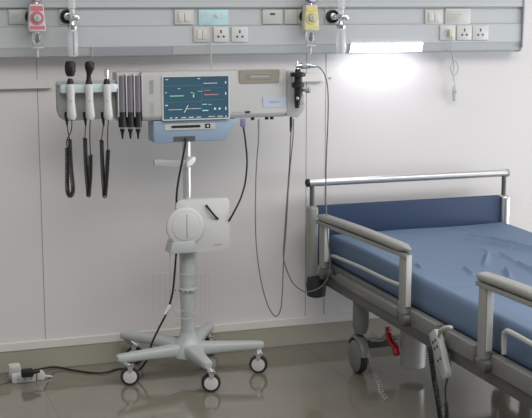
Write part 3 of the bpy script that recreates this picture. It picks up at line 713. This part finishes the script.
# raised covers along the rim (left side)
for (p1, p2) in (((407,0),(436,0)), ((446,0),(474,0)), ((336,0),(396,0)), ((492,0),(560,0))):
    ya = onx(p1[0], 325, 1.94).y; yb_ = onx(p2[0], 345, 1.94).y
    b = newbm(); box(b, (1.936, ya, .385), (1.975, yb_, .445 if p1[0] != 336 else .425), .006); obj('rim_cover', b, M['bedgrey'], bed)
b = newbm(); box(b, (BX0+.03, BY0-.04, .412), (BX1-.03, BY1, .436), .003); obj('deck', b, M['beddark'], bed, False)
for Y in (-.5, -1.1, -1.9):
    b = newbm(); box(b, (BX0+.03, Y-.02, .372), (BX1-.03, Y+.02, .412), .004); obj('cross_member', b, M['beddark'], bed)
b = newbm(); box(b, (2.03, -.505, .105), (2.19, -.47, .135), .004); obj('axle_bar', b, M['beddark'], bed)
# headboard
zh = .795
tl = at(308, 180.5, -.15); tr = at(507, 171.5, -.15)
b = newbm(); tube(b, [(tl.x,-.15,zh), (tr.x,-.15,zh)], .017, 20); hb_ = obj('headboard_bar', b, M['alu'], bed)
for X, s in ((tl.x, -1), (tr.x, 1)):
    b = newbm(); lathe(b, (X-s*.004,-.15,zh), (s,0,0), [(0,.019),(.010,.019),(.014,.013)], 20); obj('bar_end_cap', b, M['casegrey' if s > 0 else 'black'], hb_)
for X in (1.915, 2.895):
    b = newbm(); cyl(b, (X,-.15,.66), (X,-.15,zh-.012), .011, n=16); obj('bar_peg', b, M['beddark'], bed)
    b = newbm(); box(b, (X-.022,-.185,.30), (X+.022,-.125,.69), .014, 4); obj('headboard_post', b, M['railgrey' if X < 2 else 'alu'], bed)
b = newbm(); box(b, (2.885,-.192,.44), (2.905,-.184,.68), .003); obj('post_trim', b, M['alu'], bed)
b = newbm(); box(b, (1.937,-.168,.415), (2.872,-.140,.690), .006); obj('headboard_panel', b, M['blueboard'], bed)
b = newbm(); box(b, (1.937,-2.292,.39), (2.872,-2.262,.660), .006); obj('footboard_panel', b, M['blueboard'], bed)
# black corner bumper
b = newbm(); lathe(b, (1.925,-.185,.272), (0,0,1), [(0,.020),(.008,.042),(.06,.048),(.09,.042),(.10,.020)], 24); obj('corner_bumper', b, M['rubber'], bed)
b = newbm(); lathe(b, (2.90,-.185,.272), (0,0,1), [(0,.020),(.008,.042),(.06,.048),(.09,.042),(.10,.020)], 24); obj('corner_bumper', b, M['rubber'], bed)
# side rails
def handrail(ya, yb_, zA, zB, ends):
    X = 1.925
    rl = newbm()
    # padded top: lozenge section swept
    n = 14; secs = []
    for k in range(n+1):
        f = k/n; y = ya+(yb_-ya)*f; z = zA+(zB-zA)*f + .006*math.sin(PI*f)
        e = min(f*(abs(yb_-ya))/.03, (1-f)*abs(yb_-ya)/.03, 1.0); e = max(.25, math.sqrt(max(0, 1-(1-e)**2)))
        secs.append((y, z, e))
    rings = []
    for (y, z, e) in secs:
        r = []
        for k in range(16):
            a_ = 2*PI*k/16; cs, sn = math.cos(a_), math.sin(a_)
            r.append(rl.verts.new((X + .026*e*math.copysign(abs(cs)**.75, cs), y, z + .016*e*math.copysign(abs(sn)**.75, sn))))
        rings.append(r)
    for q in range(n):
        for k in range(16): rl.faces.new((rings[q][k], rings[q][(k+1)%16], rings[q+1][(k+1)%16], rings[q+1][k]))
    rl.faces.new(rings[0][::-1]); rl.faces.new(rings[-1])
    root = obj('side_rail', rl, M['railgrey'], bed)
    b = newbm(); prism(b, [(X-.018, ya-.015, zA-.032), (X-.018, ya-.015, zA-.014), (X-.018, yb_+.015, zB-.014), (X-.018, yb_+.015, zB-.032)], (.03,0,0), .002); obj('rail_flange', b, M['railgrey'], root)
    for (y, z) in ends:
        b = newbm(); box(b, (X-.016, y-.026, .425), (X+.014, y+.026, z-.018), .010, 3); obj('rail_upright', b, M['railgrey'], root)
        b = newbm(); box(b, (X-.010, y-.034, .46), (X+.012, y-.0265, z-.02), .003); obj('upright_trim', b, M['whitep'], root)
        b = newbm(); lathe(b, (X-.020, y-.012, .405), (1,0,0), [(0,.020),(.004,.026),(.05,.026)], 20); obj('rail_pivot', b, M['beddark'], root)
    return root
y1 = onx(318, 215, 1.925).y; y2 = onx(411, 245, 1.925).y
zr1 = onx(321, 214, 1.925).z-.014; zr2 = onx(405, 245, 1.925).z-.012
u2 = onx(406, 280, 1.925).y
r1 = handrail(y1-.0, y2-.0, zr1, zr2, ((y1-.075, zr1+.002), (u2+.01, zr2)))
y3 = onx(478, 276, 1.925).y; zr3 = onx(485, 277, 1.925).z-.012
u3 = onx(485, 320, 1.925).y
r2 = handrail(y3, -2.24, zr3+.010, zr3+.024, ((u3, zr3+.010), (-2.16, zr3+.022)))
# thin lower grab bars
b = newbm(); pts = [onx(331,256,1.96), onx(336,257,1.94), onx(360,267,1.935), onx(385,279,1.935), onx(400,285,1.94), onx(403,286,1.945)]; tube(b, spline(pts), .0075, 10); obj('lower_bar', b, M['raillight'], r1)
b = newbm(); pts = [onx(504,354,1.93), onx(504,336,1.93), onx(506,332,1.93), onx(510,332,1.93), onx(532,344,1.93), onx(556,357,1.93)]; tube(b, spline(pts,6), .0085, 10); obj('lower_bar', b, M['raillight'], r2)
# castors
def bed_castor(x, y, s):
    b = newbm(); tube(b, [(x,y,.37),(x,y,.30),(x,y,.22),(x,y,.185)], [.030,.036,.036,.024], 20); st = obj('castor_stem', b, M['bedgrey'], bed)
    ax = Vector((math.cos(-.05), math.sin(-.05), 0)); sd = Vector((-ax.y, ax.x, 0)); wc = Vector((x, y, .077)) + sd*.02
    b = newbm(); lathe(b, wc-ax*.014, ax, [(0,.066),(.003,.074),(.008,.077),(.020,.077),(.025,.074),(.028,.066)], 36); w1 = obj('castor_wheel', b, M['rubber'], st)
    for sg in (-1, 1):
        b = newbm(); lathe(b, wc+ax*(.0145*sg), ax*sg, [(0,.070),(.004,.070),(.010,.062),(.015,.045),(.017,.010)], 32); obj('wheel_cover', b, M['bedgrey'], w1)
    b = newbm(); rings = []
    for k in range(13):
        a = PI*(.06+.80*k/12); c0 = wc+sd*(-.086*math.cos(a))+V(0,0,.086*math.sin(a)); n1 = (c0-wc).normalized()
        rings.append([b.verts.new(c0+ax*u_+n1*v_) for u_, v_ in ((-.022,-.004),(.022,-.004),(.018,.008),(.008,.012),(-.008,.012),(-.018,.008))])
    for q_ in range(12):
        for k in range(6): b.faces.new((rings[q_][k], rings[q_][(k+1)%6], rings[q_+1][(k+1)%6], rings[q_+1][k]))
    b.faces.new(rings[0][::-1]); b.faces.new(rings[-1])
    obj('castor_hood', b, M['bedgrey'], st)
bed_castor(2.003, -.52, 1); bed_castor(2.84, -.52, 1); bed_castor(2.003, -2.05, 1); bed_castor(2.84, -2.05, 1)
# red lever with link rods
b = newbm(); p = lambda x, y: onx(x, y, 2.06)
tube(b, spline([p(388,327), p(388.5,334), p(391,342), p(395.5,348), p(397.5,355)]), [.012]*8+[.014]*16+[.017]*8+[.012], 12); obj('red_lever', b, M['red'], bed)
b = newbm(); tube(b, spline([p(372,334), p(380,338), p(386,333), p(391,330)]), .004, 8); tube(b, [p(371,341), p(382,341), p(389,337)], .004, 8); obj('link_rod', b, M['alu'], bed)
# drive housing hanging under the frame (bottom just above the floor)
hp = onfloor(412.5, 376)
b = newbm(); lathe(b, (hp.x, hp.y, .045), (0,0,1), [(0,.050),(.003,.055),(.12,.057),(.20,.057),(.24,.052),(.30,.045)], 36); obj('drive_housing', b, M['motor'], bed)

# mattress
mt = newbm(); nx, ny = 150, 340
mx0, mx1, my0, my1, mz0, mz1 = 1.982, 2.875, -.195, -2.25, .4385, .566
def top_h(x, y):
    u = (x-mx0)/(mx1-mx0)
    z = mz1 + .006*noise.noise(Vector((x*3, y*2.2, 0)))
    # folds of the loose sheet
    for (ax_, ay_, bx_, by_, hgt, wd) in FOLDS:
        d = Vector((bx_-ax_, by_-ay_)); L = d.length; d /= L; r = Vector((x-ax_, y-ay_)); s = r.dot(d)/L; dist = abs(r.x*d.y-r.y*d.x)
        e = max(0, min(1, min(s, 1-s)*5+.0)) if 0 < s < 1 else 0
        z += 1.5*hgt*e*math.exp(-(dist/wd)**2)
    ex = min(x-mx0, mx1-x); ey = min(my0-y, y-my1); e = min(ex, ey)
    if e < .02: z -= .02-math.sqrt(max(0, .02**2-(.02-max(e,0))**2))
    return z
def fp(px, py): q = onfloor(px, py, .575); return q.x, q.y
FOLDS = []
for (a_, c_, h_, w_) in [((462,236.5),(492,242),.007,.010), ((488,241.5),(516,247),.010,.011), ((510,247),(545,250),.010,.011),
    ((466,232),(494,237),.006,.012), ((488,236),(515,244),.010,.013), ((508,241.5),(545,251),.010,.014),
    ((497,250),(517,262),.009,.011), ((513,260),(545,277),.012,.012), ((488.5,251),(484.5,266),.014,.011), ((463,265),(474,274),.009,.009),
    ((505,268),(510,278),.014,.010), ((450,285.5),(478,283),.004,.012), ((440,230),(470,231),.004,.012), ((350,228),(440,240),.003,.03),
    ((415,262),(422,267),.008,.006), ((480,245),(500,256),.005,.014), ((512,300),(550,285),.006,.02)]:
    FOLDS.append((*fp(*a_), *fp(*c_), h_, w_))
grid = [[mt.verts.new((mx0+(mx1-mx0)*i/nx, my0+(my1-my0)*j/ny, 0)) for j in range(ny+1)] for i in range(nx+1)]
for row in grid:
    for v in row: v.co.z = top_h(v.co.x, v.co.y)
for i in range(nx):
    for j in range(ny): mt.faces.new((grid[i][j], grid[i+1][j], grid[i+1][j+1], grid[i][j+1]))
border = [grid[i][0] for i in range(nx+1)] + [grid[nx][j] for j in range(1, ny+1)] + [grid[i][ny] for i in range(nx-1, -1, -1)] + [grid[0][j] for j in range(ny-1, 0, -1)]
prev = border
cxm, cym = (mx0+mx1)/2, (my0+my1)/2
for (zz, off) in ((mz1-.045, .004), (mz1-.09, .005), (mz0+.012, .003), (mz0, -.006)):
    cur = []
    for v in border:
        x, y = v.co.x, v.co.y
        ox = off*(-1 if x < mx0+.01 else (1 if x > mx1-.01 else 0)); oy = off*(1 if y > my0-.01 else (-1 if y < my1+.01 else 0))
        w_ = .0035*noise.noise(Vector((x*5, y*5, zz*9)))
        cur.append(mt.verts.new((x+ox+(w_ if ox else 0), y+oy+(w_ if oy else 0), zz)))
    N = len(border)
    for k in range(N): mt.faces.new((prev[k], prev[(k+1)%N], cur[(k+1)%N], cur[k]))
    prev = cur
mt.faces.new(prev)
mat_o = obj('mattress', mt, M['sheet']); tag(mat_o, 'blue mattress with wrinkled cover lying on the hospital bed', 'mattress')

# hand control hanging on the frame
hc = thing('bed_remote', 'pale grey bed hand control hooked on the frame, left of right side rail', 'remote control', onx(440, 372, 1.90))
R = lambda px, py, X=1.905: onx(px, py, X)
top = R(431.5, 331); bot = R(444.5, 379)
d = (bot-top).normalized(); sidev = Vector((0,-1,0)); sidev = (sidev - d*sidev.dot(d)).normalized()
def rem_sec(c, w_, ): return c
b = newbm()
L = (bot-top).length
outl = [(0,-.030),(0,.020),(.10*L,.033),(.5*L,.030),(.9*L,.024),(L,.012),(L,-.014),(.9*L,-.022),(.5*L,-.028),(.1*L,-.034)]
prism(b, [top+d*s+sidev*w_ for s, w_ in outl], (.024,0,0), .005); bd = obj('body', b, M['raillight'], hc)
b = newbm()
for k in range(3):
    for w_ in (-.012, .010):
        c0 = top + d*(L*(.22+.13*k + (.12 if k > 1 else 0))) + sidev*w_
        prism(b, [c0+d*-.007+sidev*-.005+V(-.0012,0,0), c0+d*-.004+sidev*.006+V(-.0012,0,0), c0+d*.007+sidev*.005+V(-.0012,0,0), c0+d*.003+sidev*-.006+V(-.0012,0,0)], (.004,0,0))
obj('button', b, M['markd'], bd, False)
b = newbm(); tube(b, spline([R(438,338,1.915), R(441,331,1.905), R(445,328.5,1.90), R(450,327.5,1.90), R(452.5,329.5,1.905)]), [.006]*6+[.009]*16+[.008]*8+[.006]*3, 10); obj('hook', b, M['raillight'], hc)
b = newbm(); path = spline([R(430,347,1.93), R(431.5,360,1.93), R(434.5,380,1.93), R(438,400,1.925), R(442,428,1.92)]); tube(b, coil(path, .0085, 34, 10), .0032, 6); obj('coiled_cord', b, M['cordblk'], hc)
b = newbm(); tube(b, spline([bot+V(.012,0,0), R(445.5,388,1.91), R(446,399,1.91), R(446.5,403,1.91), R(447,412,1.91), R(446,428,1.91)]), [.0035]*24+[.009]*17, 8); obj('straight_cord', b, M['cordblk'], hc)
# drooping strap below the frame
b = newbm(); tube(b, spline([R(449.5,353,1.935), R(450,362,1.935), R(450.5,372,1.935)]), .003, 6); tag(obj('frame_strap', b, M['beddark']), 'short dark strap hanging under the frame right of the hand control', 'strap')

# coiled pale cable on the floor under the bed
path = spline([Vector((onfloor(x,y).x, onfloor(x,y).y, .0105)) for x, y in ((370,368),(374,376),(379,385),(381,394),(387,402))])
b = newbm(); tube(b, coil(path, .0085, 14, 10), .0015, 5)
tag(obj('coiled_cable', b, M['casegrey']), 'pale coiled cable on the floor beside the bed castor', 'cable')
